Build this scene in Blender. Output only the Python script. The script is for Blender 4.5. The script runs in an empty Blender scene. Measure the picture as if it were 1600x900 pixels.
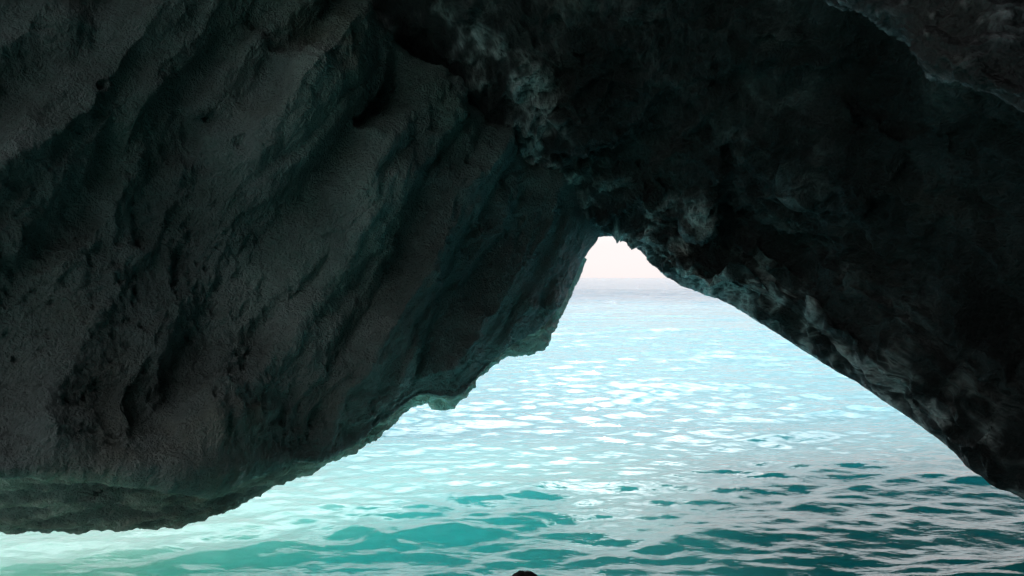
import bpy, math, random
import numpy as np

random.seed(7)
SC = bpy.context.scene
COL = SC.collection
R = math.radians

# ------------------------------------------------------------------ camera
CAM_H = 2.0          # eye height above the water
FPX = 1143.0         # focal length in pixels of the 1600 px wide photograph
HORIZON = 434.0      # row of the horizon in the photograph

cd = bpy.data.cameras.new('camera')
cam = bpy.data.objects.new('camera', cd)
COL.objects.link(cam)
cam.location = (0, 0, CAM_H)
cam.rotation_euler = (R(90), 0, 0)
cd.sensor_width = 36
cd.lens = 36 * FPX / 1600
cd.shift_y = -(450 - HORIZON) / 1600
cd.clip_start = 0.05
cd.clip_end = 60000
SC.camera = cam


def at(px, py, d):
    """world point seen at (px, py) of the photograph, d metres ahead"""
    return ((px - 800) / FPX * d, d, CAM_H + (HORIZON - py) / FPX * d)


# ------------------------------------------------------------------ numpy noise
_rng = np.random.RandomState(11)
_PERM = _rng.permutation(512).astype(np.int64)
_GR = _rng.normal(size=(512, 3))
_GR /= np.linalg.norm(_GR, axis=1)[:, None]


_JIT = _rng.uniform(0.05, 0.95, size=(512, 3))


def _h(ix, iy, iz):
    return _PERM[(_PERM[(_PERM[ix & 511] + iy) & 511] + iz) & 511]


def perlin(p):
    i = np.floor(p).astype(np.int64)
    f = p - i
    u = f * f * f * (f * (f * 6 - 15) + 10)
    out = np.zeros(len(p))
    for dx in (0, 1):
        for dy in (0, 1):
            for dz in (0, 1):
                g = _GR[_h(i[:, 0] + dx, i[:, 1] + dy, i[:, 2] + dz)]
                d = g[:, 0] * (f[:, 0] - dx) + g[:, 1] * (f[:, 1] - dy) + g[:, 2] * (f[:, 2] - dz)
                w = (u[:, 0] if dx else 1 - u[:, 0]) * (u[:, 1] if dy else 1 - u[:, 1]) * (u[:, 2] if dz else 1 - u[:, 2])
                out += w * d
    return out * 1.5


def fbm(p, octaves=4, gain=0.5, lac=2.03, ridged=False):
    a, s = 1.0, np.zeros(len(p))
    q = p.copy()
    for k in range(octaves):
        n = perlin(q + 17.3 * k)
        if ridged:
            n = 0.5 - 2.0 * np.abs(n) ** 0.85
        s += a * n
        a *= gain
        q = q * lac
    return s


def worley(p):
    """distance to the nearest and second nearest of scattered points, one per cell"""
    i = np.floor(p).astype(np.int64)
    d1 = np.full(len(p), 9.0)
    d2 = np.full(len(p), 9.0)
    for dx in (-1, 0, 1):
        for dy in (-1, 0, 1):
            for dz in (-1, 0, 1):
                c = i + np.array([dx, dy, dz])
                h = _h(c[:, 0], c[:, 1], c[:, 2])
                off = _JIT[h]
                d = np.sqrt(((c + off - p) ** 2).sum(1))
                d2 = np.minimum(d2, np.maximum(d1, d))
                d1 = np.minimum(d1, d)
    return d1, d2


def smooth(a, b, x):
    t = np.clip((x - a) / (b - a), 0, 1)
    return t * t * (3 - 2 * t)


# ------------------------------------------------------------------ lofted rock sheets
def resample(pts, n, uneven=None):
    """Catmull-Rom through pts, n samples spread by length"""
    P = np.array(pts, float)
    ext = np.vstack([2 * P[0] - P[1], P, 2 * P[-1] - P[-2]])
    dense = []
    for k in range(len(P) - 1):
        p0, p1, p2, p3 = ext[k:k + 4]
        t = np.linspace(0, 1, 24, endpoint=False)[:, None]
        dense.append(0.5 * ((2 * p1) + (-p0 + p2) * t + (2 * p0 - 5 * p1 + 4 * p2 - p3) * t ** 2 + (-p0 + 3 * p1 - 3 * p2 + p3) * t ** 3))
    dense.append(P[-1:])
    D = np.vstack(dense)
    return D, P


def sample_curve(pts, marks, nper):
    """pts: points; marks: index of the point that sits at each shared mark.
    nper: samples between marks"""
    D, P = resample(pts, 0)
    out = []
    for (a, b), n in zip(zip(marks[:-1], marks[1:]), nper):
        seg = D[a * 24:b * 24 + 1]
        L = np.concatenate([[0], np.cumsum(np.linalg.norm(np.diff(seg, axis=0), axis=1))])
        t = np.linspace(0, L[-1], n, endpoint=False)
        out.append(np.stack([np.interp(t, L, seg[:, k]) for k in range(3)], 1))
    out.append(D[marks[-1] * 24][None])
    return np.vstack(out)


def loft(curves, rows):
    """curves: list of (n,3) arrays, rows: rows between neighbours -> (m,n,3)"""
    C = np.array(curves)
    ext = np.concatenate([(2 * C[0] - C[1])[None], C, (2 * C[-1] - C[-2])[None]])
    out = []
    for k in range(len(C) - 1):
        p0, p1, p2, p3 = ext[k:k + 4]
        # limit overshoot where spacing changes a lot
        l1 = np.linalg.norm(p2 - p1, axis=1)[:, None] + 1e-6
        l0 = np.linalg.norm(p1 - p0, axis=1)[:, None] + 1e-6
        l2 = np.linalg.norm(p3 - p2, axis=1)[:, None] + 1e-6
        m1 = ((p1 - p0) / l0 + (p2 - p1) / l1) * 0.5 * l1
        m2 = ((p2 - p1) / l1 + (p3 - p2) / l2) * 0.5 * l1
        for t in np.linspace(0, 1, rows[k], endpoint=False):
            h00, h10 = 2 * t ** 3 - 3 * t ** 2 + 1, t ** 3 - 2 * t ** 2 + t
            h01, h11 = -2 * t ** 3 + 3 * t ** 2, t ** 3 - t ** 2
            out.append(h00 * p1 + h10 * m1 + h01 * p2 + h11 * m2)
    out.append(C[-1])
    return np.array(out)


def grid_normals(G):
    du = np.gradient(G, axis=1)
    dv = np.gradient(G, axis=0)
    N = np.cross(du, dv)
    N /= (np.linalg.norm(N, axis=2)[:, :, None] + 1e-9)
    return N


def to_px(P):
    y = np.maximum(P[..., 1], 0.3)
    return 800 + P[..., 0] / y * FPX, HORIZON - (P[..., 2] - CAM_H) / y * FPX


def poly_dist(px, py, line):
    """signed distance to a polyline (positive = right of it when walking along it on
    screen, i.e. towards larger x for a line drawn downwards) and position along it"""
    best = np.full(px.shape, 1e9)
    sgn = np.zeros(px.shape)
    par = np.zeros(px.shape)
    n = len(line) - 1
    for k in range(n):
        ax, ay = line[k]
        bx, by = line[k + 1]
        dx, dy = bx - ax, by - ay
        L2 = dx * dx + dy * dy
        t = np.clip(((px - ax) * dx + (py - ay) * dy) / L2, 0, 1)
        ex, ey = px - (ax + t * dx), py - (ay + t * dy)
        d = np.hypot(ex, ey)
        m = d < best
        best = np.where(m, d, best)
        sgn = np.where(m, np.sign(ex * dy - ey * dx), sgn)
        par = np.where(m, (k + t) / n, par)
    return best * sgn, par


def mesh_from_grid(name, G, mat, parent=None, flip=False):
    m, n = G.shape[:2]
    me = bpy.data.meshes.new(name)
    idx = np.arange(m * n).reshape(m, n)
    q = np.stack([idx[:-1, :-1], idx[:-1, 1:], idx[1:, 1:], idx[1:, :-1]], -1).reshape(-1, 4)
    if flip:
        q = q[:, ::-1]
    me.vertices.add(m * n)
    me.vertices.foreach_set('co', G.reshape(-1).astype(np.float32))
    me.loops.add(q.size)
    me.loops.foreach_set('vertex_index', q.reshape(-1).astype(np.int32))
    me.polygons.add(len(q))
    me.polygons.foreach_set('loop_start', np.arange(0, q.size, 4, dtype=np.int32))
    me.polygons.foreach_set('loop_total', np.full(len(q), 4, dtype=np.int32))
    me.polygons.foreach_set('use_smooth', np.ones(len(q), dtype=bool))
    me.update(calc_edges=True)
    me.materials.append(mat)
    o = bpy.data.objects.new(name, me)
    COL.objects.link(o)
    if parent:
        o.parent = parent
    return o


def empty(name, loc=(0, 0, 0)):
    o = bpy.data.objects.new(name, None)
    COL.objects.link(o)
    o.location = loc
    return o


# ------------------------------------------------------------------ materials
def new_mat(name):
    m = bpy.data.materials.new(name)
    m.use_nodes = True
    nt = m.node_tree
    for n in list(nt.nodes):
        nt.nodes.remove(n)
    out = nt.nodes.new('ShaderNodeOutputMaterial')
    return m, nt, out


def N(nt, kind, **kw):
    n = nt.nodes.new(kind)
    for k, v in kw.items():
        if k.startswith('i_'):
            n.inputs[k[2:].replace('_', ' ')].default_value = v
        else:
            setattr(n, k, v)
    return n


def ramp(nt, stops):
    r = nt.nodes.new('ShaderNodeValToRGB')
    el = r.color_ramp.elements
    while len(el) < len(stops):
        el.new(0.5)
    for e, (p, c) in zip(el, stops):
        e.position = p
        e.color = (c[0], c[1], c[2], 1)
    return r


def rock_material(name, dark, mid, light, rough=(0.45, 0.8), bump=0.35, stretch=(1, 1, 1), rot=(0, 0, 0), pits=0.5, spec=0.5):
    m, nt, out = new_mat(name)
    L = nt.links.new
    tc = N(nt, 'ShaderNodeTexCoord')
    mp = N(nt, 'ShaderNodeMapping')
    mp.inputs['Scale'].default_value = stretch
    mp.inputs['Rotation'].default_value = rot
    L(tc.outputs['Object'], mp.inputs['Vector'])
    n1 = N(nt, 'ShaderNodeTexNoise', i_Scale=0.9, i_Detail=6.0, i_Roughness=0.62)
    L(tc.outputs['Object'], n1.inputs['Vector'])
    n2 = N(nt, 'ShaderNodeTexNoise', i_Scale=9.0, i_Detail=7.0, i_Roughness=0.68)
    L(mp.outputs[0], n2.inputs['Vector'])
    n3 = N(nt, 'ShaderNodeTexNoise', i_Scale=26.0, i_Detail=5.0, i_Roughness=0.65)
    L(mp.outputs[0], n3.inputs['Vector'])
    vo = N(nt, 'ShaderNodeTexVoronoi', i_Scale=17.0)
    vo.feature = 'F1'
    vo2 = N(nt, 'ShaderNodeTexVoronoi', i_Scale=44.0)
    wv = N(nt, 'ShaderNodeVectorMath', operation='MULTIPLY_ADD')
    wv.inputs[1].default_value = (0.12, 0.12, 0.12)
    L(n2.outputs['Color'], wv.inputs[0])
    L(mp.outputs[0], wv.inputs[2])
    L(wv.outputs[0], vo.inputs['Vector'])
    L(wv.outputs[0], vo2.inputs['Vector'])
    mx = N(nt, 'ShaderNodeMix', data_type='FLOAT')
    mx.inputs[0].default_value = 0.28
    L(n1.outputs['Fac'], mx.inputs[2])
    L(n2.outputs['Fac'], mx.inputs[3])
    cr = ramp(nt, [(0.33, dark), (0.5, mid), (0.68, light)])
    L(mx.outputs[0], cr.inputs[0])
    st = N(nt, 'ShaderNodeTexNoise', i_Scale=0.55, i_Detail=7.0, i_Roughness=0.66)
    L(mp.outputs[0], st.inputs['Vector'])
    sr = ramp(nt, [(0.36, (0.80, 1.0, 0.93)), (0.50, (1.0, 1.0, 1.0)), (0.60, (1.02, 0.99, 0.95)), (0.72, (1.10, 0.92, 0.76))])
    L(st.outputs['Fac'], sr.inputs[0])
    cs = N(nt, 'ShaderNodeMix', data_type='RGBA', blend_type='MULTIPLY')
    cs.inputs[0].default_value = 1.0
    L(cr.outputs[0], cs.inputs[6])
    L(sr.outputs[0], cs.inputs[7])
    b = N(nt, 'ShaderNodeBsdfPrincipled')
    pa = N(nt, 'ShaderNodeAttribute', attribute_name='pale')  # lifts the base colour where lit areas and glints are painted in
    pm = N(nt, 'ShaderNodeMath', operation='MULTIPLY_ADD')
    pm.inputs[1].default_value = 18.0 if 'wet' in name else 5.0
    pm.inputs[2].default_value = 1.0
    L(pa.outputs['Fac'], pm.inputs[0])
    ps = N(nt, 'ShaderNodeVectorMath', operation='SCALE')
    L(cs.outputs[2], ps.inputs[0])
    L(pm.outputs[0], ps.inputs['Scale'])
    pw = N(nt, 'ShaderNodeMix', data_type='RGBA', blend_type='MULTIPLY')
    pw.inputs[7].default_value = (1.0, 0.93, 0.84, 1)      # warm tint for the painted bounce light
    pf = N(nt, 'ShaderNodeMath', operation='MULTIPLY', use_clamp=True)
    pf.inputs[1].default_value = 0.0 if 'wet' in name else 3.0
    L(pa.outputs['Fac'], pf.inputs[0])
    L(pf.outputs[0], pw.inputs[0])
    L(ps.outputs[0], pw.inputs[6])
    L(pw.outputs[2], b.inputs['Base Color'])
    mr = N(nt, 'ShaderNodeMapRange')
    mr.inputs['From Min'].default_value = 0.3
    mr.inputs['From Max'].default_value = 0.7
    mr.inputs['To Min'].default_value = rough[0]
    mr.inputs['To Max'].default_value = rough[1]
    L(n1.outputs['Fac'], mr.inputs['Value'])
    rg = N(nt, 'ShaderNodeMath', operation='MULTIPLY_ADD')
    rg.inputs[1].default_value = -0.16 if 'wet' in name else 0.0
    L(pa.outputs['Fac'], rg.inputs[0])
    L(mr.outputs[0], rg.inputs[2])
    rc = N(nt, 'ShaderNodeMath', operation='MAXIMUM')
    rc.inputs[1].default_value = 0.14
    L(rg.outputs[0], rc.inputs[0])
    L(rc.outputs[0], b.inputs['Roughness'])
    sp = N(nt, 'ShaderNodeMath', operation='MULTIPLY_ADD', use_clamp=True)
    sp.inputs[1].default_value = 0.9 if 'wet' in name else 0.0
    sp.inputs[2].default_value = spec
    L(pa.outputs['Fac'], sp.inputs[0])
    L(sp.outputs[0], b.inputs['Specular IOR Level'])
    # height = coarse + fine - pits
    a1 = N(nt, 'ShaderNodeMath', operation='MULTIPLY_ADD')
    a1.inputs[1].default_value = 0.5
    gr = N(nt, 'ShaderNodeMath', operation='MULTIPLY_ADD')
    gr.inputs[1].default_value = -0.9
    L(vo2.outputs['Distance'], gr.inputs[0])
    L(n3.outputs['Fac'], gr.inputs[2])
    L(gr.outputs[0], a1.inputs[0])
    L(n2.outputs['Fac'], a1.inputs[2])
    pr = N(nt, 'ShaderNodeMapRange')
    pr.inputs['From Min'].default_value = 0.0
    pr.inputs['From Max'].default_value = 0.30
    pr.inputs['To Min'].default_value = -pits
    pr.inputs['To Max'].default_value = 0.0
    L(vo.outputs['Distance'], pr.inputs['Value'])
    a2 = N(nt, 'ShaderNodeMath', operation='ADD')
    L(a1.outputs[0], a2.inputs[0])
    L(pr.outputs[0], a2.inputs[1])
    bp = N(nt, 'ShaderNodeBump')
    bp.inputs['Strength'].default_value = bump
    bp.inputs['Distance'].default_value = 0.13
    L(a2.outputs[0], bp.inputs['Height'])
    L(bp.outputs[0], b.inputs['Normal'])
    L(b.outputs[0], out.inputs['Surface'])
    return m


M_LEFT = rock_material('pitted_limestone', (0.125, 0.14, 0.128), (0.218, 0.252, 0.238), (0.345, 0.395, 0.375), rough=(0.4, 0.75), bump=1.0, pits=0.5, spec=0.5)
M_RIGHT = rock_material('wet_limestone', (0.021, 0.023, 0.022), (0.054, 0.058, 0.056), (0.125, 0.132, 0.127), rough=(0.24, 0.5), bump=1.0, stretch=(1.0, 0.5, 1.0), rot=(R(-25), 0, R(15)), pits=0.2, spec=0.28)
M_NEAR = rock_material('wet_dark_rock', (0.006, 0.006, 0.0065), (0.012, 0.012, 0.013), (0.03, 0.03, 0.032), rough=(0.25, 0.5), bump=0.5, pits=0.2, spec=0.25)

# ------------------------------------------------------------------ left rock wall
def reach(d):
    return d if d < 5.5 else 5.5 + (d - 5.5) * 0.50


PXC = lambda pts: [at(a, b, reach(d)) for a, b, d in pts]

nper = [70, 150, 130, 200, 170]       # samples between the five shared marks (+ last)
crest = [(939, 354, 13.0), (915, 312, 12.3), (886, 271, 11.5), (845, 266, 11.0), (805, 255, 10.6), (745, 196, 9.9), (690, 130, 9.2), (612, 66, 8.4), (540, 0, 7.7), (450, -110, 7.0), (200, -300, 6.2), (-150, -500, 5.6), (-360, -600, 5.3)]
mid1 = [(936, 362, 13.0), (905, 335, 12.2), (868, 345, 11.4), (810, 345, 10.4), (760, 330, 9.7), (690, 300, 8.9), (620, 270, 8.1), (540, 220, 7.3), (460, 170, 6.6), (330, 80, 5.9), (150, 20, 5.1), (-110, -10, 4.5), (-300, -30, 4.15)]
mid2 = [(928, 378, 13.0), (900, 395, 12.3), (868, 430, 11.5), (800, 455, 10.4), (730, 465, 9.5), (650, 470, 8.6), (560, 460, 7.7), (460, 450, 6.8), (360, 430, 6.05), (240, 410, 5.35), (100, 400, 4.75), (-150, 400, 4.1), (-300, 400, 3.85)]
mid3 = [(920, 388, 13.0), (893, 430, 12.4), (860, 475, 11.5), (800, 520, 10.4), (730, 560, 9.4), (650, 585, 8.5), (570, 600, 7.5), (480, 610, 6.5), (380, 615, 5.75), (260, 620, 5.1), (110, 620, 4.6), (-150, 620, 4.0), (-300, 620, 3.75)]
knee = [(913, 398, 13.0), (888, 452, 12.3), (853, 503, 11.4), (775, 553, 10.1), (715, 612, 9.2), (650, 612, 8.5), (560, 682, 7.3), (505, 713, 6.5), (430, 716, 5.7), (300, 731, 4.95), (130, 729, 4.45), (-150, 738, 3.95), (-300, 745, 3.65)]
under = [(914, 402, 13.15), (887, 462, 12.55), (852, 520, 11.6), (778, 559, 10.35), (708, 630, 9.4), (652, 622, 8.75), (566, 690, 7.55), (500, 722, 6.8), (420, 742, 6.15), (300, 775, 5.4), (130, 785, 4.95), (-150, 792, 4.5), (-300, 800, 4.20)]
edge = [(917, 405, 13.4), (884, 478, 12.8), (842, 548, 11.9), (776, 562, 10.6), (700, 637, 9.6), (655, 630, 9.0), (574, 692, 7.9), (512, 719, 7.15), (415, 757, 6.45), (305, 810, 5.75), (130, 823, 5.45), (-150, 830, 5.2), (-300, 838, 5.10)]
marks = [0, 2, 5, 7, 9, 12]
knee2 = [(a, b + 5 * min(1, max(0, (900 - a) / 500)), d + 0.10 + 0.12 * min(1, max(0, (700 - a) / 400))) for a, b, d in knee]
knee = [(a, b, d - 0.22 * min(1, max(0, (700 - a) / 400))) for a, b, d in knee]
Lc = [sample_curve(PXC(c), marks, nper) for c in (crest, mid1, mid2, mid3, knee, knee2, under, edge)]
outw = np.array([-0.86, 0.5, 0.0])
back0 = Lc[0] + np.array([-0.5, 1.2, -0.5])
wrap1 = Lc[7] + outw * 0.38 + np.array([0, 0, 0.30])
wrap2 = Lc[7] + outw * 0.75
wrap2[:, 2] += 1.5
wrap3 = Lc[7] + outw * 1.15
wrap3[:, 2] += 3.8
wrap4 = Lc[7] + outw * 1.7
wrap4[:, 2] = 10.0
GL = loft([back0] + Lc + [wrap1, wrap2, wrap3, wrap4], [24, 120, 120, 90, 70, 14, 46, 46, 20, 14, 14, 8])
NL = grid_normals(GL)
# make the normals point to the camera side on the visible face
vr = slice(24, 24 + 120 + 120 + 90 + 70)
view = GL[vr] - np.array([0, 0, CAM_H])
if (NL[vr] * view).sum() > 0:
    NL = -NL
    flipL = True
else:
    flipL = False
px, py = to_px(GL)
dist = GL[..., 1]
nrow = np.arange(GL.shape[0])[:, None]
face = smooth(16, 44, nrow) * (1 - smooth(395, 425, nrow)) * np.ones_like(px)

ridges = [  # polyline drawn downwards, height, left width, right width (pixels)
    ([(618, 95), (580, 200), (540, 330), (505, 420), (440, 560), (350, 640), (215, 728)], 0.34, 34, 120),
    ([(470, 60), (430, 180), (375, 280), (305, 400), (190, 560), (140, 650)], 0.30, 40, 95),
    ([(400, 60), (345, 130), (325, 190)], 0.26, 26, 60),
    ([(250, 110), (215, 200), (200, 290), (110, 420), (80, 520)], 0.20, 30, 70),
    ([(748, 200), (700, 290), (650, 410), (600, 540), (570, 650)], 0.24, 24, 70),
    ([(690, 150), (630, 260), (590, 340), (555, 400)], 0.16, 22, 50),
    ([(880, 290), (815, 380), (770, 470), (725, 560), (690, 620)], 0.20, 20, 55),
    ([(910, 330), (860, 420), (835, 500)], 0.14, 14, 36),
    ([(85, 10), (75, 130), (15, 220), (-60, 330)], 0.24, 34, 60),
    ([(330, 420), (240, 560), (170, 700)], 0.14, 26, 60),
    ([(560, 20), (520, 90), (470, 190)], 0.12, 20, 40),
    ([(300, 250), (250, 330), (190, 430)], 0.14, 24, 60),
    ([(790, 290), (720, 420), (660, 560)], 0.10, 14, 40),
]
P3 = GL.reshape(-1, 3)
warp = fbm(P3 * 0.9 + 5, 3).reshape(px.shape)
warp2 = fbm(P3 * 3.1 + 9, 3).reshape(px.shape)
hgt = np.zeros_like(px)
wx = px + warp * 34 + warp2 * 10
for line, A, wl, wr in ridges:
    s, t = poly_dist(wx, py, line)
    # positive s = left of a line drawn downwards on screen? decide so that right is +
    s = s
    prof = np.where(s < 0, np.exp(-(s / wl) ** 2), np.exp(-(np.abs(s) / wr) ** 1.3))
    ends = smooth(-0.02, 0.10, t) * (1 - smooth(0.86, 1.0, t) * 0.8)
    hgt += 0.75 * A * prof * ends * (0.8 + 0.5 * warp) * (dist / 7.0)
# a dark slot beside the crest and a few deep holes
s, t = poly_dist(wx, py, [(604, 80), (585, 150), (566, 215)])
hgt -= 0.30 * np.exp(-(s / 14) ** 2) * smooth(0, 0.1, t) * (1 - smooth(0.8, 1, t))
for hx, hy, hr, hd in [(112, 205, 14, 0.05), (320, 182, 8, 0.10), (364, 232, 9, 0.08), (180, 268, 12, 0.05), (610, 150, 14, 0.08), (145, 140, 6, 0.05)]:
    hgt -= hd * np.exp(-(((px - hx) / hr) ** 2 + ((py - hy) / (hr * 0.8)) ** 2))

# long parallel flutes running down the wall
e_fl = np.array([0.413, 0.67, -0.62])
cfl = (P3 @ e_fl).reshape(px.shape) + 0.15 * warp + 0.035 * warp2


def saw(x, rise=0.24):
    f = x - np.floor(x)
    return np.where(f < rise, smooth(0, rise, f), (1 - smooth(rise - 0.3, 1.0, f)) / (1 - smooth(rise - 0.3, 1.0, np.array(rise))))


fl_amp = 0.55 + 0.9 * fbm(P3 * 0.45 + 201, 2).reshape(px.shape)
hgt += face * np.clip(fl_amp, 0.1, 1.3) * (0.30 * saw(cfl / 0.92 + 0.1) + 0.085 * saw(cfl / 0.37 + 0.4))
tapL = (1 - 0.6 * smooth(790, 900, px)) * (1 - smooth(330, 418, nrow) * smooth(380, 560, px) * 0.9)
GL = GL + NL * (hgt * tapL)[..., None]
NL = grid_normals(GL) * (-1 if flipL else 1)
P3 = GL.reshape(-1, 3)
n_big = fbm(P3 * 0.55 + 3, 3).reshape(px.shape)
n_mid = fbm(P3 * 2.2 + 31, 4, 0.55).reshape(px.shape)
n_pit = fbm(P3 * 9.0 + 77, 3, 0.6).reshape(px.shape)
dfl = np.array([0.30, 0.54, 0.79])
q = P3 - 0.86 * (P3 @ dfl)[:, None] * dfl + 0.10 * warp.reshape(-1, 1)
n_rib = fbm(q * 2.0 + 51, 3, 0.5).reshape(px.shape)
q = P3 - 0.6 * (P3 @ dfl)[:, None] * dfl + 0.05 * warp2.reshape(-1, 1)
n_wr = fbm(q * 9.0 + 151, 4, 0.6).reshape(px.shape)
pit_mask = smooth(-0.1, 0.5, fbm(P3 * 0.8 + 91, 2).reshape(px.shape)) * (1 - smooth(450, 800, px)) + 0.25
under_mask = smooth(421, 431, nrow) * (1 - smooth(530, 545, nrow))
qs = P3 * np.array([1.6, 1.6, 5.0])
n_lay = fbm(qs + 13, 4, 0.55, ridged=True).reshape(px.shape)
n_fine = fbm(P3 * 20 + 7, 2, 0.6).reshape(px.shape)
qw = P3 - 0.45 * (P3 @ dfl)[:, None] * dfl + 0.06 * np.stack([warp2.ravel(), np.roll(warp2, 30, 1).ravel(), np.roll(warp2, 30, 0).ravel()], -1)
wa = worley(qw * 4.6)[0].reshape(px.shape)
wb = worley(qw * 11.5 + 5.0)[0].reshape(px.shape)
scal = smooth(-0.35, 0.45, fbm(P3 * 0.9 + 310, 2).reshape(px.shape))
rough_amt = np.clip(dist / 8.0, 0.5, 1.3)
disp = (0.055 * (wa - 0.5) * (0.25 + scal) + 0.042 * (wb - 0.5) * (0.45 + 0.7 * scal)) * (0.3 + 0.7 * face) + 0.06 * n_big * face + 0.022 * n_mid * rough_amt + 0.05 * n_rib * face + 0.010 * n_wr \
    - 0.04 * np.clip(n_pit - 0.2, 0, 1) * pit_mask * face + 0.010 * n_fine + 0.035 * n_lay * under_mask \
    + (0.05 + 0.04 * warp) * np.exp(-((nrow - 424) / 9.0) ** 2) * smooth(1000, 400, px)
taper = 1 - 0.75 * smooth(850, 930, px) * (dist > 0.5)
GLd = GL + NL * (disp * taper)[..., None]

left = empty('rock_wall', (0, 8, 0))
left['label'] = 'ribbed dark grey rock wall left of the opening, reaching down to pale green water'
left['category'] = 'rock wall'
left['kind'] = 'thing'
left.location = (0, 0, 0)
k0 = 24 + 120 + 120 + 90 + 70
paleL = 0.35 * under_mask * smooth(420, 520, px) + 0.38 * under_mask * smooth(-0.5, 0.5, n_lay + n_mid) + 0.12 * under_mask + 0.10 * smooth(0.0, 0.5, n_big) * face  # bounce light on the undercut painted as paler colour, random tone on the face
paleL = paleL.astype(np.float32)
o = mesh_from_grid('rock_face', GLd[:k0 + 1], M_LEFT, left, flip=not flipL)
o.data.attributes.new('pale', 'FLOAT', 'POINT').data.foreach_set('value', np.ascontiguousarray(paleL[:k0 + 1]).ravel())
o['label'] = 'ribbed and pitted dark inner face'
o = mesh_from_grid('undercut_ledge', GLd[k0:], M_LEFT, left, flip=not flipL)
o.data.attributes.new('pale', 'FLOAT', 'POINT').data.foreach_set('value', np.ascontiguousarray(paleL[k0:]).ravel())
o['label'] = 'brownish undercut rim, light bounce painted in, just above the water'

# ------------------------------------------------------------------ right rock and roof
rper = [300, 190, 150, 130, 110, 60]
r0 = [(-7, 10.2, 7.2)] + PXC([(380, -120, 9.7), (520, -10, 9.0), (640, 110, 9.7), (745, 225, 10.7), (850, 285, 11.7), (925, 362, 13.1), (947, 370, 13.3), (970, 369, 13.3), (1000, 393, 13.0), (1040, 433, 12.5), (1085, 456, 12.0), (1130, 471, 11.4), (1210, 521, 10.2), (1300, 577, 9.1), (1400, 639, 8.0), (1470, 690, 7.35), (1525, 735, 6.8), (1600, 780, 6.2), (1750, 862, 5.3), (2000, 1000, 4.1)]) + [(4.25, 2.6, -0.3), (4.3, 0.5, -0.5)]
r1 = [(-7, 9.2, 7.3)] + PXC([(450, -200, 7.6), (620, -55, 8.1), (715, 20, 8.5), (800, 95, 9.0), (868, 175, 9.7), (918, 300, 11.2), (957, 343, 12.2), (988, 354, 12.1), (1030, 383, 11.6), (1075, 411, 11.1), (1115, 427, 10.6), (1155, 441, 10.1), (1245, 481, 9.0), (1338, 530, 8.0), (1436, 584, 7.0), (1504, 624, 6.45), (1560, 655, 6.2), (1640, 690, 5.6), (1800, 750, 4.75), (2100, 860, 3.6)]) + [(4.5, 2.2, 0.6), (4.5, 0.3, 0.4)]
r2 = [(-7, 7.6, 7.2)] + PXC([(580, -330, 7.2), (730, -130, 7.9), (805, -30, 8.3), (868, 80, 8.9), (915, 170, 9.5), (955, 250, 10.5), (988, 308, 11.3), (1018, 327, 11.4), (1060, 340, 11.2), (1110, 352, 11.0), (1160, 368, 10.4), (1220, 390, 9.7), (1310, 420, 8.6), (1400, 455, 7.5), (1480, 485, 6.6), (1550, 510, 5.9), (1620, 525, 5.4), (1720, 550, 4.8), (1900, 580, 4.0), (2300, 640, 2.95)]) + [(4.4, 1.6, 1.5), (4.4, 0.0, 1.3)]
r3 = [(-5.5, 5.2, 7.0)] + PXC([(760, -600, 5.4), (880, -300, 6.3), (940, -110, 7.0), (990, 10, 7.6), (1030, 90, 8.1), (1060, 160, 8.6), (1090, 215, 9.0), (1110, 240, 9.1), (1150, 262, 8.9), (1200, 275, 8.5), (1250, 285, 8.0), (1310, 295, 7.4), (1380, 305, 6.7), (1450, 315, 6.0), (1530, 325, 5.4), (1600, 330, 4.9), (1680, 335, 4.45), (1800, 340, 3.95), (2000, 345, 3.3), (2500, 350, 2.5)]) + [(3.9, 1.2, 2.5), (3.9, -0.4, 2.4)]
r4 = [(-4.2, 3.6, 6.8)] + PXC([(1000, -900, 3.9), (1080, -500, 4.6), (1120, -280, 5.1), (1160, -140, 5.5), (1190, -60, 5.8), (1215, -10, 6.0), (1240, 30, 6.1), (1270, 55, 6.0), (1310, 75, 5.8), (1350, 85, 5.6), (1390, 92, 5.35), (1440, 98, 5.05), (1490, 102, 4.75), (1540, 105, 4.5), (1600, 105, 4.2), (1660, 100, 3.95), (1740, 95, 3.65), (1850, 85, 3.3), (2050, 60, 2.85), (2500, 20, 2.25)]) + [(3.3, 0.8, 3.2), (3.3, -0.8, 3.2)]
n4 = len(r4)
r5 = [(-2.9 + 5.5 * k / (n4 - 1), 1.6 - 3.2 * k / (n4 - 1), 6.5 - 2.2 * k / (n4 - 1)) for k in range(n4)]
r6 = [(-1.8 + 5.0 * k / (n4 - 1), -7.5, 6.3) for k in range(n4)]
rmarks = [0, 4, 8, 12, 16, 19, n4 - 1]
for r in (r0, r1, r2, r3):
    assert len(r) == n4, (len(r), n4)
Rc = [sample_curve(c, rmarks, rper) for c in (r0, r1, r2, r3, r4, r5, r6)]
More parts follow.
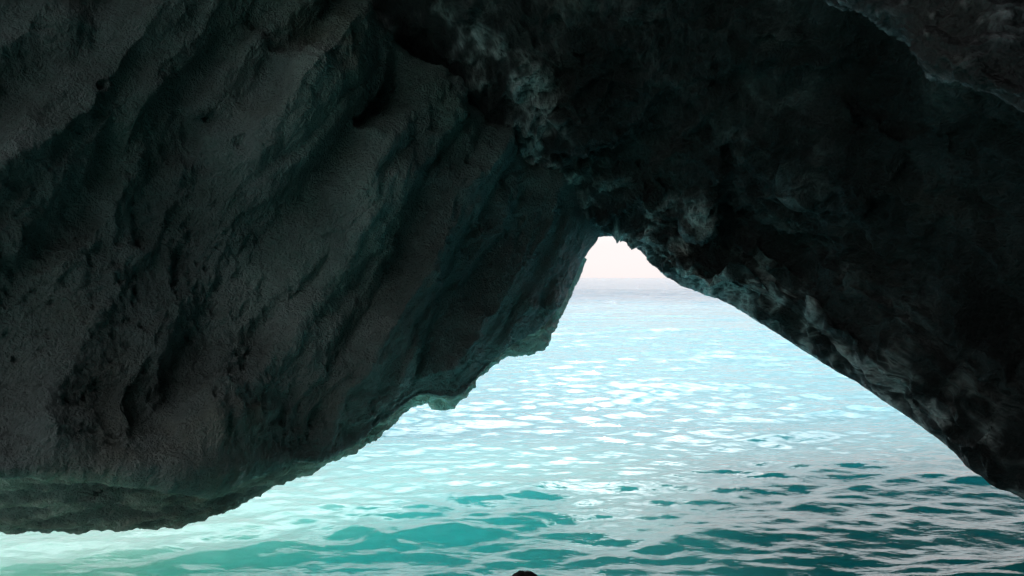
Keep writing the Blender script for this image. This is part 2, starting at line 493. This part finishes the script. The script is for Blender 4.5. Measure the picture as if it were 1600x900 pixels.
# outward wrap: along -x,+y for the band, +y over the opening, +x along the right flank
tpar = np.linspace(0, 1, len(Rc[0]))
i_ap = rper[0] + rper[1]
na = np.zeros_like(Rc[0])
w = smooth(i_ap - 20, i_ap + 120, np.arange(len(tpar)))
na[:, 0] = -0.25 * (1 - w) + 0.78 * w
na[:, 1] = 0.97 * (1 - w) + 0.62 * w
wr = w[:, None]
s1 = Rc[0] + na * (0.45 + 0.2 * wr) + np.array([0, 0, 1.0]) * (0.22 - 0.08 * wr)
s2 = Rc[0] + na * (1.6 + 1.4 * wr) + np.array([0, 0, 1.0]) * (1.1 - 0.85 * wr)
s3 = Rc[0] + na * (2.4 + 2.0 * wr) + np.array([0, 0, 1.0]) * (3.0 - 2.2 * wr)
s4 = Rc[0] + na * (3.0 + 2.2 * wr) + np.array([0, 0, 8.0])
GR_ = loft([s4, s3, s2, s1] + Rc, [8, 14, 16, 26, 110, 130, 120, 100, 40, 12])
NR = grid_normals(GR_)
k_in = 8 + 14 + 16 + 26
vr = slice(k_in, k_in + 110 + 130 + 120)
view = GR_[vr] - np.array([0, 0, CAM_H])
flipR = (NR[vr] * view).sum() > 0
if flipR:
    NR = -NR
px, py = to_px(GR_)
dist = GR_[..., 1]
nrow = np.arange(GR_.shape[0])[:, None]
P3 = GR_.reshape(-1, 3)
warp = fbm(P3 * 0.8 + 15, 3).reshape(px.shape)
warp2 = fbm(P3 * 2.6 + 39, 3).reshape(px.shape)
wx = px + warp * 26 + warp2 * 9
wy = py + np.roll(warp, 40, axis=1) * 20
hgt = np.zeros_like(px)
lobes = [  # hanging folds: line along the lower edge, height, width below, width above
    ([(893, 40), (897, 110), (890, 170), (884, 235)], 0.32, 9, 90),
    ([(945, 345), (1000, 318), (1030, 298)], 0.20, 8, 40),
    ([(1020, 292), (1050, 305), (1090, 318), (1135, 322)], 0.60, 7, 110),
    ([(1150, 300), (1170, 350), (1190, 400), (1230, 440)], 0.22, 10, 50),
    ([(1250, 250), (1270, 275), (1320, 290), (1370, 330)], 0.20, 9, 50),
    ([(1040, 395), (1100, 425), (1150, 440), (1200, 480)], 0.16, 8, 30),
    ([(1230, 470), (1330, 525), (1430, 600), (1520, 690)], 0.16, 9, 40),
    ([(1340, 420), (1440, 490), (1540, 570), (1640, 640)], 0.14, 9, 40),
    ([(1420, 180), (1500, 300), (1560, 420), (1620, 500)], 0.16, 12, 50),
    ([(1290, 150), (1350, 200), (1420, 260)], 0.16, 10, 40),
]
for line, A, wb, wa in lobes:
    s, t = poly_dist(wx, wy, line)
    prof = np.where(s < 0, np.exp(-(s / wb) ** 2), np.exp(-(np.abs(s) / wa) ** 1.4))
    ends = smooth(0.0, 0.12, t) * (1 - smooth(0.9, 1.0, t))
    hgt += 0.75 * A * prof * ends * (dist / 9.0)
inside = smooth(k_in - 6, k_in + 10, nrow) * np.ones_like(px)
GR_ = GR_ + NR * (hgt * inside * (1 - 0.8 * np.exp(-((nrow - k_in) / 20.0) ** 2)))[..., None]
NR = grid_normals(GR_) * (-1 if flipR else 1)
P3 = GR_.reshape(-1, 3)
# metres along u and v for flow-aligned streaks
du = np.linalg.norm(np.diff(GR_, axis=1), axis=2)
U = np.concatenate([np.zeros((GR_.shape[0], 1)), np.cumsum(du, axis=1)], axis=1)
dv = np.linalg.norm(np.diff(GR_, axis=0), axis=2)
V = np.concatenate([np.zeros((1, GR_.shape[1])), np.cumsum(dv, axis=0)], axis=0)
t_fl = np.array([0.59, -0.70, -0.42])
def along(k, wamp):
    w3 = np.stack([warp.ravel(), np.roll(warp, 60, axis=1).ravel(), warp2.ravel()], -1)
    return P3 - k * (P3 @ t_fl)[:, None] * t_fl + wamp * w3
kk = (0.55 + 0.33 * smooth(930, 1180, px)).reshape(-1, 1)
wA = worley(along(kk, 0.16) * 2.3 + 3)[0].reshape(px.shape)
wB, wB2 = [v.reshape(px.shape) for v in worley(along(kk, 0.20) * 6.5 + 23)]
wC, wC2 = [v.reshape(px.shape) for v in worley(along(kk * 0.95, 0.10) * 15.0 + 43)]
wD, wD2 = [v.reshape(px.shape) for v in worley(along(0.93, 0.05) * 26.0 + 71)]
crest_line = np.maximum(0.55 * np.exp(-((wB2 - wB) / 0.10) ** 2), np.maximum(0.9 * np.exp(-((wC2 - wC) / 0.14) ** 2), 0.8 * np.exp(-((wD2 - wD) / 0.20) ** 2)) * smooth(0.15, 0.55, wB))
n_f1 = (wA - 0.5) * 1.6 + (wB - 0.5) * 0.7
n_f2 = (wB - 0.5) * 0.6 + (wC - 0.5) * 1.4
n_fold = fbm(along(0.5, 0.5) * 0.85 + 41, 3, 0.5, ridged=True).reshape(px.shape)
n_big = fbm(P3 * 0.6 + 63, 3).reshape(px.shape)
n_mid = fbm(P3 * 2.4 + 81, 4, 0.55).reshape(px.shape)
n_pit = fbm(P3 * 8.0 + 99, 3, 0.6).reshape(px.shape)
rough_amt = np.clip(dist / 8.0, 0.35, 1.3)
disp = (0.18 * n_big + 0.17 * n_fold) * inside + 0.03 * n_mid * rough_amt + (0.080 * n_f1 + 0.030 * n_f2 + 0.012 * (wD - 0.5)) * rough_amt \
    - 0.02 * np.clip(n_pit - 0.1, 0, 1) * rough_amt
near_edge = np.exp(-((nrow - k_in) / 30.0) ** 2) * np.ones_like(px)
disp *= (1 - 0.80 * near_edge)
disp = np.where(nrow < k_in + 60, np.minimum(disp, 0.05 + 0.004 * np.abs(nrow - k_in)), disp)
GRd = GR_ + NR * disp[..., None]
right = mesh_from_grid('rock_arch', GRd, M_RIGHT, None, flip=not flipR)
pale = np.zeros_like(px)  # light on the ceiling band and arch edges, painted into the rock colour
for line, A, wdt in [([(590, -20), (640, 50), (720, 110), (780, 190), (850, 240), (900, 275)], 0.5, 40), ([(700, 60), (800, 110), (850, 170), (880, 220)], 0.45, 36), ([(800, 225), (850, 255), (895, 285)], 0.9, 24), ([(960, 362), (1010, 385), (1070, 425), (1150, 455), (1240, 515), (1340, 580), (1440, 650), (1540, 720), (1640, 790)], 0.8, 50), ([(960, 350), (1020, 325), (1080, 345), (1130, 335)], 0.35, 12), ([(1060, 300), (1100, 300), (1140, 315)], 0.4, 12)]:
    s, t = poly_dist(wx, wy, line)
    pale = np.maximum(pale, A * np.exp(-(s / wdt) ** 2))
pale *= smooth(-0.25, 0.35, n_mid + 0.5 * n_f1)
glint_paint = (0.06 + 0.94 * crest_line) * smooth(-0.45, 0.55, n_mid + 0.8 * (wA - 0.5) + 0.4 * n_pit)  # thin wet highlights painted along the ridge lines
pale = pale * (0.08 + 1.35 * glint_paint) + 0.20 * glint_paint * smooth(-0.3, 0.5, n_big) * inside
at_ = right.data.attributes.new('pale', 'FLOAT', 'POINT')
at_.data.foreach_set('value', pale.reshape(-1).astype(np.float32))
right['label'] = 'black wet streaked rock arching over the opening and slanting down at right'
right['category'] = 'rock arch'

# ------------------------------------------------------------------ near overhang, top right
o0 = PXC([(1240, -90, 2.75), (1335, -12, 2.6), (1395, 18, 2.5), (1430, 52, 2.42), (1470, 88, 2.34), (1510, 112, 2.26), (1555, 128, 2.18), (1610, 152, 2.1), (1720, 210, 1.95), (1900, 300, 1.75)])
sh = lambda c, dx, dy, dz: [(a + dx * (1 + 0.1 * k), b + dy, c_ + dz) for k, (a, b, c_) in enumerate(c)]
oc = [sh(o0, 0.35, 1.0, 1.2), sh(o0, 0.14, 0.55, 0.32), sh(o0, 0.04, 0.2, 0.06), o0, sh(o0, 0.10, -0.12, 0.12), sh(o0, 0.25, -0.3, 0.36), sh(o0, 0.4, -0.5, 0.8), sh(o0, 0.5, -0.6, 1.9)]
oc = [sample_curve(c, [0, 3, 6, 9], [120, 160, 110]) for c in oc]
GO = loft(oc, [8, 20, 30, 40, 60, 60, 20])
NO = grid_normals(GO)
flipO = (NO[60:180] * (GO[60:180] - np.array([0, 0, CAM_H]))).sum() > 0
if flipO:
    NO = -NO
P3 = GO.reshape(-1, 3)
sh_ = GO.shape[:2]
w1 = fbm(P3 * 3 + 2, 3).reshape(sh_)
dn = np.array([0.36, -0.67, -0.65])
c45 = P3 - 0.78 * (P3 @ dn)[:, None] * dn
o1, o2 = [v.reshape(sh_) for v in worley(c45 * 7 + w1.reshape(-1, 1) * 0.7)]
n1 = fbm(c45 * 9 + w1.reshape(-1, 1) * 0.9, 4, 0.5, ridged=True).reshape(sh_)
n2 = fbm(P3 * 22 + 9, 3).reshape(sh_)
GOd = GO + NO * (0.035 * w1 + 0.020 * n1 + 0.075 * (o1 - 0.4) + 0.006 * n2)[..., None]
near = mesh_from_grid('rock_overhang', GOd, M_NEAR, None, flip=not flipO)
near.data.attributes.new('pale', 'FLOAT', 'POINT').data.foreach_set('value', np.ascontiguousarray(0.6 * np.exp(-((o2 - o1) / 0.16) ** 2) * smooth(-0.3, 0.4, w1 + 0.1) * smooth(-0.5, 0.5, n2 + n1)).astype(np.float32).ravel())  # silvery glints painted as lighter lines along the furrows
near['label'] = 'glossy furrowed lip of rock hanging close overhead in the top right corner'
near['category'] = 'rock overhang'

# ------------------------------------------------------------------ rest of the cave, unseen behind the viewer, its gap sized for fill light
foot = [(4.1, 2.9), (4.6, 0.5), (4.7, -2.5), (4.2, -4.2), (3.2, -5.8), (1.6, -6.7), (0.4, -7.0), (-0.8, -7.1), (-2.0, -7.1)]
cw = []
for z, k in ((-0.6, 1.0), (1.5, 1.04), (3.5, 1.0), (5.5, 0.93), (8.0, 0.86)):
    cw.append(sample_curve([(x * k, y * k, z) for x, y in foot], [0, 4, 8], [90, 90]))
GB = loft(cw, [20, 20, 20, 20])
NB = grid_normals(GB)
P3 = GB.reshape(-1, 3)
nb = fbm(P3 * 0.7, 5, 0.55).reshape(GB.shape[:2])
GBd = GB + NB * (0.3 * nb)[..., None]
back = mesh_from_grid('cave_back_wall', GBd, M_RIGHT)
back['kind'] = 'structure'

# ------------------------------------------------------------------ sea
def spectrum():
    rs = np.random.RandomState(5)
    out = []
    lam = 4.5
    while lam > 0.16:
        for _ in range(5):
            l = lam * rs.uniform(0.85, 1.18)
            th = R(90) + rs.normal() * R(20) + R(6)          # travel direction, mostly towards or away from the viewer
            steep = 0.011 if l > 2.2 else (0.019 if l > 0.9 else 0.026)
            if l < 0.6:
                steep *= 1.25
            out.append((2 * math.pi / l, th, steep * l / (2 * math.pi) * rs.uniform(0.6, 1.3), rs.uniform(0, 6.28)))
        lam *= 0.74
    return out


WAVES = spectrum()


def sea_points(X, Y, spacing):
    Z = np.zeros_like(X)
    DX = np.zeros_like(X)
    DY = np.zeros_like(X)
    # slow swell of wave energy (gusts) so the surface is not even
    P = np.stack([X.ravel() * 0.22, Y.ravel() * 0.30, np.zeros(X.size)], 1)
    gust = (1.0 + 0.55 * perlin(P).reshape(X.shape)) * (1 + 0.2 * smooth(7, 13, Y))
    for k, th, a, ph in WAVES:
        lam = 2 * math.pi / k
        fade = smooth(2.2, 5.0, lam / spacing)
        arg = k * (X * math.cos(th) + Y * math.sin(th)) + ph
        g = a * fade * (gust if lam < 2.0 else 1.0)
        Z += g * np.sin(arg)
        DX += 0.75 * g * math.cos(th) * np.cos(arg)
        DY += 0.75 * g * math.sin(th) * np.cos(arg)
    return X + DX, Y + DY, Z


th_f = np.linspace(R(-46), R(46), 1000)
th_b = np.linspace(R(46), R(314), 160)[1:-1]
th = np.concatenate([th_f, th_b])
rad = [0.6]
while rad[-1] < 30000:
    r_ = rad[-1]
    rad.append(r_ * (1.0045 if 3.0 < r_ < 30 else (1.006 if r_ < 130 else (1.02 if r_ < 300 else 1.07))))
rad = np.array(rad)
RR, TT = np.meshgrid(rad, th, indexing='ij')
X0, Y0 = RR * np.sin(TT), RR * np.cos(TT)
sp = np.gradient(rad)[:, None] * np.ones_like(RR)
X1, Y1, Z1 = sea_points(X0, Y0, np.maximum(sp, 0.02))
m, n = RR.shape
V_ = np.stack([X1, Y1, Z1], -1).reshape(-1, 3)
idx = np.arange(m * n).reshape(m, n)
nxt = np.roll(idx, -1, axis=1)
quads = np.stack([idx[:-1], idx[1:], nxt[1:], nxt[:-1]], -1).reshape(-1, 4)
# close the body of water: centre fan, deep skirt and bed
verts = V_.tolist()
faces = quads.tolist()
c = len(verts)
verts.append((0, 0, 0))
faces += [(c, int(idx[0, j]), int(nxt[0, j])) for j in range(n)]
lo = len(verts)
for j in range(0, n):
    verts.append((float(X0[-1, j]), float(Y0[-1, j]), -14.0))
for j in range(n):
    faces.append((int(idx[-1, j]), lo + j, lo + (j + 1) % n, int(nxt[-1, j])))
cb = len(verts)
verts.append((0, 0, -14.0))
faces += [(lo + j, cb, lo + (j + 1) % n) for j in range(n)]
sme = bpy.data.meshes.new('sea')
sme.from_pydata(verts, [], faces)
sme.polygons.foreach_set('use_smooth', np.ones(len(faces), dtype=bool))
sme.update()

m_, nt, out = new_mat('sea_water')
L = nt.links.new
tc = N(nt, 'ShaderNodeTexCoord')
geo = N(nt, 'ShaderNodeNewGeometry')
sx = N(nt, 'ShaderNodeSeparateXYZ')
L(geo.outputs['Position'], sx.inputs[0])
# shallow pale bed under the left wall, painted shade to the right, darker colour out to sea
nz = N(nt, 'ShaderNodeTexNoise', i_Scale=0.55, i_Detail=4.0, i_Roughness=0.55)
L(tc.outputs['Object'], nz.inputs['Vector'])
xx = N(nt, 'ShaderNodeMath', operation='MULTIPLY_ADD')
xx.inputs[1].default_value = 2.2
L(nz.outputs['Fac'], xx.inputs[0])
L(sx.outputs['X'], xx.inputs[2])
sh1 = N(nt, 'ShaderNodeMapRange', interpolation_type='SMOOTHSTEP')
sh1.inputs['From Min'].default_value = -2.0
sh1.inputs['From Max'].default_value = 0.6
sh1.inputs['To Min'].default_value = 1.0
sh1.inputs['To Max'].default_value = 0.0
L(xx.outputs[0], sh1.inputs['Value'])
sh2 = N(nt, 'ShaderNodeMapRange', interpolation_type='SMOOTHSTEP')
sh2.inputs['From Min'].default_value = 7.0
sh2.inputs['From Max'].default_value = 13.0
sh2.inputs['To Min'].default_value = 1.0
sh2.inputs['To Max'].default_value = 0.0
L(sx.outputs['Y'], sh2.inputs['Value'])
shal = N(nt, 'ShaderNodeMath', operation='MULTIPLY')
L(sh1.outputs[0], shal.inputs[0])
L(sh2.outputs[0], shal.inputs[1])
mixc = N(nt, 'ShaderNodeMix', data_type='RGBA')
mixc.inputs[6].default_value = (0.20, 0.70, 0.67, 1)
mixc.inputs[7].default_value = (0.30, 0.56, 0.49, 1)
L(shal.outputs[0], mixc.inputs[0])
far = N(nt, 'ShaderNodeMapRange')
far.inputs['From Min'].default_value = 6.0
far.inputs['From Max'].default_value = 9.5
L(sx.outputs['Y'], far.inputs['Value'])
mixf = N(nt, 'ShaderNodeMix', data_type='RGBA')
mixf.inputs[7].default_value = (0.02, 0.24, 0.29, 1)
L(far.outputs[0], mixf.inputs[0])
right_shade = N(nt, 'ShaderNodeMapRange', interpolation_type='SMOOTHSTEP')
right_shade.inputs['From Min'].default_value = 1.2
right_shade.inputs['From Max'].default_value = 3.8
L(xx.outputs[0], right_shade.inputs['Value'])
mixd = N(nt, 'ShaderNodeMix', data_type='RGBA')
mixd.inputs[7].default_value = (0.02, 0.34, 0.35, 1)  # darker teal: shade at the right put into the water colour
L(right_shade.outputs[0], mixd.inputs[0])
L(mixc.outputs[2], mixd.inputs[6])
L(mixd.outputs[2], mixf.inputs[6])
b = N(nt, 'ShaderNodeBsdfPrincipled')
off = N(nt, 'ShaderNodeMapRange')
off.inputs['From Min'].default_value = 16
off.inputs['From Max'].default_value = 70
L(sx.outputs['Y'], off.inputs['Value'])
mixo = N(nt, 'ShaderNodeMix', data_type='RGBA')
mixo.inputs[7].default_value = (0.03, 0.09, 0.14, 1)
L(off.outputs[0], mixo.inputs[0])
L(mixf.outputs[2], mixo.inputs[6])
L(mixo.outputs[2], b.inputs['Base Color'])
b.inputs['Subsurface Weight'].default_value = 1.0
mixr = N(nt, 'ShaderNodeMix', data_type='VECTOR')
mixr.inputs[4].default_value = (0.42, 1.0, 1.03)
mixr.inputs[5].default_value = (0.75, 1.1, 0.95)
L(shal.outputs[0], mixr.inputs[0])
L(mixr.outputs[1], b.inputs['Subsurface Radius'])
sfar = N(nt, 'ShaderNodeMapRange')
sfar.inputs['From Min'].default_value = 14
sfar.inputs['From Max'].default_value = 60
sfar.inputs['To Min'].default_value = 0.5
sfar.inputs['To Max'].default_value = 0.11
L(sx.outputs['Y'], sfar.inputs['Value'])
L(sfar.outputs[0], b.inputs['Specular IOR Level'])
b.inputs['Subsurface Scale'].default_value = 10.0
b.inputs['Subsurface Anisotropy'].default_value = 0.0
ior = N(nt, 'ShaderNodeMapRange')
ior.inputs['From Max'].default_value = 20
ior.inputs['From Min'].default_value = 6
ior.inputs['To Min'].default_value = 1.52
ior.inputs['To Max'].default_value = 1.33
L(sx.outputs['Y'], ior.inputs['Value'])
L(ior.outputs[0], b.inputs['IOR'])
rfar = N(nt, 'ShaderNodeMapRange')
rfar.inputs['From Min'].default_value = 15
rfar.inputs['From Max'].default_value = 60
rfar.inputs['To Min'].default_value = 0.03
rfar.inputs['To Max'].default_value = 0.012
L(sx.outputs['Y'], rfar.inputs['Value'])
L(rfar.outputs[0], b.inputs['Roughness'])
bn1 = N(nt, 'ShaderNodeTexNoise', i_Scale=7.0, i_Detail=4.0, i_Roughness=0.5)
mpn = N(nt, 'ShaderNodeMapping')
mpn.inputs['Scale'].default_value = (0.55, 1.0, 1.0)
L(tc.outputs['Object'], mpn.inputs['Vector'])
L(mpn.outputs[0], bn1.inputs['Vector'])
bp = N(nt, 'ShaderNodeBump')
bp.inputs['Strength'].default_value = 0.45
bp.inputs['Distance'].default_value = 0.05
L(bn1.outputs['Fac'], bp.inputs['Height'])
# broad chop that only matters far out, where the mesh is coarse
bn2 = N(nt, 'ShaderNodeTexNoise', i_Scale=0.09, i_Detail=9.0, i_Roughness=0.66)
L(mpn.outputs[0], bn2.inputs['Vector'])
fb = N(nt, 'ShaderNodeMapRange')
fb.inputs['From Min'].default_value = 25
fb.inputs['From Max'].default_value = 90
fb.inputs['To Max'].default_value = 0.7
L(sx.outputs['Y'], fb.inputs['Value'])
bp2 = N(nt, 'ShaderNodeBump')
bp2.inputs['Distance'].default_value = 4.0
L(fb.outputs[0], bp2.inputs['Strength'])
L(bn2.outputs['Fac'], bp2.inputs['Height'])
L(bp.outputs[0], bp2.inputs['Normal'])
L(bp2.outputs[0], b.inputs['Normal'])
L(b.outputs[0], out.inputs['Surface'])
sme.materials.append(m_)
sea = bpy.data.objects.new('sea', sme)
COL.objects.link(sea)
sea['kind'] = 'structure'

# ------------------------------------------------------------------ swimmer ahead of the camera
HX, HY, HTOP = at(820, 894.0, 4.1)
sk, nt, out = new_mat('skin')
b = N(nt, 'ShaderNodeBsdfPrincipled')
tn = N(nt, 'ShaderNodeTexNoise', i_Scale=30.0)
cr = ramp(nt, [(0.3, (0.30, 0.17, 0.11)), (0.7, (0.42, 0.25, 0.17))])
nt.links.new(tn.outputs['Fac'], cr.inputs[0])
nt.links.new(cr.outputs[0], b.inputs['Base Color'])
b.inputs['Roughness'].default_value = 0.45
nt.links.new(b.outputs[0], out.inputs['Surface'])
hm, nt, out = new_mat('dark_wet_hair')
b = N(nt, 'ShaderNodeBsdfPrincipled')
tn = N(nt, 'ShaderNodeTexNoise', i_Scale=60.0, i_Detail=3.0)
cr = ramp(nt, [(0.3, (0.008, 0.006, 0.006)), (0.7, (0.03, 0.022, 0.018))])
nt.links.new(tn.outputs['Fac'], cr.inputs[0])
nt.links.new(cr.outputs[0], b.inputs['Base Color'])
b.inputs['Roughness'].default_value = 0.38
nt.links.new(b.outputs[0], out.inputs['Surface'])

# skeleton, origin at the top of the skull, facing +y (out to sea)
jt = {  # joint: (position, radius)
    'pelvis': ((0, 0.02, -0.92), 0.125), 'waist': ((0, 0.02, -0.74), 0.115), 'chest': ((0, 0.0, -0.52), 0.135),
    'collar': ((0, -0.01, -0.36), 0.085), 'neck': ((0, 0.0, -0.27), 0.056), 'jaw': ((0, 0.025, -0.19), 0.068),
    'skull': ((0, 0.005, -0.105), 0.092), 'crown': ((0, -0.005, -0.06), 0.07),
    'nose': ((0, 0.125, -0.135), 0.013),
}
bones = [('pelvis', 'waist'), ('waist', 'chest'), ('chest', 'collar'), ('collar', 'neck'), ('neck', 'jaw'), ('jaw', 'skull'), ('skull', 'crown'), ('skull', 'nose')]
for sgn, tag_ in ((-1, 'L'), (1, 'R')):
    jt.update({
        'ear' + tag_: ((sgn * 0.088, -0.005, -0.13), 0.016),
        'shoulder' + tag_: ((sgn * 0.18, 0, -0.39), 0.062), 'elbow' + tag_: ((sgn * 0.40, 0.12, -0.46), 0.043),
        'wrist' + tag_: ((sgn * 0.52, 0.32, -0.44), 0.030), 'palm' + tag_: ((sgn * 0.55, 0.39, -0.44), 0.032),
        'hip' + tag_: ((sgn * 0.10, 0.02, -1.0), 0.092), 'knee' + tag_: ((sgn * 0.16, 0.16, -1.36), 0.058),
        'ankle' + tag_: ((sgn * 0.15, 0.0, -1.72), 0.040), 'toe' + tag_: ((sgn * 0.17, 0.10, -1.84), 0.030),
    })
    bones += [('skull', 'ear' + tag_), ('collar', 'shoulder' + tag_), ('shoulder' + tag_, 'elbow' + tag_), ('elbow' + tag_, 'wrist' + tag_), ('wrist' + tag_, 'palm' + tag_),
              ('pelvis', 'hip' + tag_), ('hip' + tag_, 'knee' + tag_), ('knee' + tag_, 'ankle' + tag_), ('ankle' + tag_, 'toe' + tag_)]
    for f_, (fx, ln) in enumerate([(-0.030, 0.070), (-0.010, 0.085), (0.012, 0.080), (0.032, 0.062)]):
        b1, b2 = 'f%d%sa' % (f_, tag_), 'f%d%sb' % (f_, tag_)
        jt[b1] = ((sgn * (0.565 + fx * 0.9), 0.445 - abs(fx) * 0.2, -0.442), 0.0095)
        jt[b2] = ((sgn * (0.585 + fx * 1.2), 0.445 + ln, -0.462), 0.0080)
        bones += [('palm' + tag_, b1), (b1, b2)]
    jt['thumb' + tag_] = ((sgn * 0.50, 0.42, -0.45), 0.0105)
    bones.append(('palm' + tag_, 'thumb' + tag_))
names = list(jt)
bme = bpy.data.meshes.new('person')
bme.from_pydata([jt[k][0] for k in names], [(names.index(a), names.index(b_)) for a, b_ in bones], [])
person = bpy.data.objects.new('person', bme)
COL.objects.link(person)
person.location = (HX, HY, HTOP)
bme.materials.append(sk)
md = person.modifiers.new('skin', 'SKIN')
md.use_smooth_shade = True
for k, nm in enumerate(names):
    r_ = jt[nm][1]
    v_ = bme.skin_vertices[0].data[k]
    v_.radius = (r_, r_)
    v_.use_root = nm == 'pelvis'
sb = person.modifiers.new('subdivision', 'SUBSURF')
sb.levels = sb.render_levels = 2
person['label'] = 'top of a dark-haired head of a person in the water, at bottom centre'
person['category'] = 'person'

# hair: a cap of strands combed from the crown, slightly uneven
hv, hf = [], []
nu, nv = 96, 26
for j in range(nv + 1):
    a_ = j / nv * R(118)
    for i in range(nu):
        t_ = i / nu * 2 * math.pi
        strand = 0.0035 * math.sin(t_ * 31 + 1.7 * math.sin(a_ * 3)) + 0.002 * math.sin(t_ * 53 + a_ * 5)
        cut = 1.0 if math.sin(t_) < 0.35 else max(0.55, 1 - 0.6 * (math.sin(t_) - 0.35))   # hairline higher over the forehead (+y)
        a2 = a_ * cut
        r_ = 1 + strand / 0.09 * min(1, a_ * 2)
        hv.append((0.106 * math.sin(a2) * math.cos(t_) * r_, -0.004 + 0.112 * math.sin(a2) * math.sin(t_) * r_, -0.112 + 0.112 * math.cos(a2) * r_))
for j in range(nv):
    for i in range(nu):
        hf.append((j * nu + i, (j + 1) * nu + i, (j + 1) * nu + (i + 1) % nu, j * nu + (i + 1) % nu))
hme = bpy.data.meshes.new('hair')
hme.from_pydata(hv, [], hf)
hme.polygons.foreach_set('use_smooth', [True] * len(hf))
hme.materials.append(hm)
hair = bpy.data.objects.new('hair', hme)
COL.objects.link(hair)
hair.parent = person

# ------------------------------------------------------------------ light
SKY_LOW, SKY_HIGH = 1.2, 5.0
SUN_EL, SUN_AZ = R(43), R(8)     # azimuth from straight ahead (+y) towards +x
sd = bpy.data.lights.new('sun', 'SUN')
so = bpy.data.objects.new('sun', sd)
COL.objects.link(so)
sd.energy = 1.8
sd.angle = R(0.5)
sd.color = (1.0, 0.95, 0.88)
so.rotation_euler = (-(R(90) - SUN_EL), 0, -SUN_AZ)
so.location = (10, 60, 50)
wd = bpy.data.worlds.new('World')
SC.world = wd
wd.use_nodes = True
nt = wd.node_tree
for n_ in list(nt.nodes):
    nt.nodes.remove(n_)
L = nt.links.new
wo = N(nt, 'ShaderNodeOutputWorld')
bg = N(nt, 'ShaderNodeBackground')
sky = N(nt, 'ShaderNodeTexSky')
sky.sky_type = 'NISHITA'
sky.sun_disc = False
sky.sun_elevation = SUN_EL
sky.sun_rotation = SUN_AZ
sky.air_density = 1.0
sky.dust_density = 1.5
sky.ozone_density = 1.0
bg.inputs['Strength'].default_value = 0.12
tint = N(nt, 'ShaderNodeMix', data_type='RGBA', blend_type='MULTIPLY')
tint.inputs[0].default_value = 1.0
tint.inputs[7].default_value = (0.92, 0.975, 1.0, 1)
hs = N(nt, 'ShaderNodeHueSaturation')
hs.inputs['Saturation'].default_value = 0.1
L(sky.outputs[0], hs.inputs['Color'])
L(hs.outputs[0], tint.inputs[6])
# bright haze: the glare grows from the horizon upwards
wtc = N(nt, 'ShaderNodeTexCoord')
wsx = N(nt, 'ShaderNodeSeparateXYZ')
L(wtc.outputs['Generated'], wsx.inputs[0])
wmr = N(nt, 'ShaderNodeMapRange', interpolation_type='SMOOTHSTEP')
wmr.inputs['From Min'].default_value = 0.35
wmr.inputs['From Max'].default_value = 0.55
wmr.inputs['To Min'].default_value = SKY_LOW
wmr.inputs['To Max'].default_value = SKY_HIGH
L(wsx.outputs['Z'], wmr.inputs['Value'])
wmu = N(nt, 'ShaderNodeVectorMath', operation='SCALE')
L(tint.outputs[2], wmu.inputs[0])
L(wmr.outputs[0], wmu.inputs['Scale'])
hz = N(nt, 'ShaderNodeMapRange', interpolation_type='SMOOTHSTEP')
hz.inputs['From Min'].default_value = 0.04
hz.inputs['From Max'].default_value = 0.14
hz.inputs['To Min'].default_value = 0.94
hz.inputs['To Max'].default_value = 0.0
L(wsx.outputs['Z'], hz.inputs['Value'])
hzm = N(nt, 'ShaderNodeMix', data_type='RGBA')
hzm.inputs[7].default_value = (1.01 / 0.12, 0.91 / 0.12, 0.895 / 0.12, 1)      # sea haze
L(hz.outputs[0], hzm.inputs[0])
L(wmu.outputs[0], hzm.inputs[6])
L(hzm.outputs[2], bg.inputs['Color'])
L(bg.outputs[0], wo.inputs['Surface'])

SC.view_settings.view_transform = 'Standard'
SC.view_settings.look = 'None'
SC.view_settings.exposure = 0
SC.render.engine = 'CYCLES'
cy = SC.cycles
cy.use_denoising = True
cy.max_bounces = 5
cy.diffuse_bounces = 3
cy.glossy_bounces = 3
cy.transmission_bounces = 2
cy.sample_clamp_indirect = 4.0
cy.sample_clamp_direct = 0.0
cy.blur_glossy = 0.6
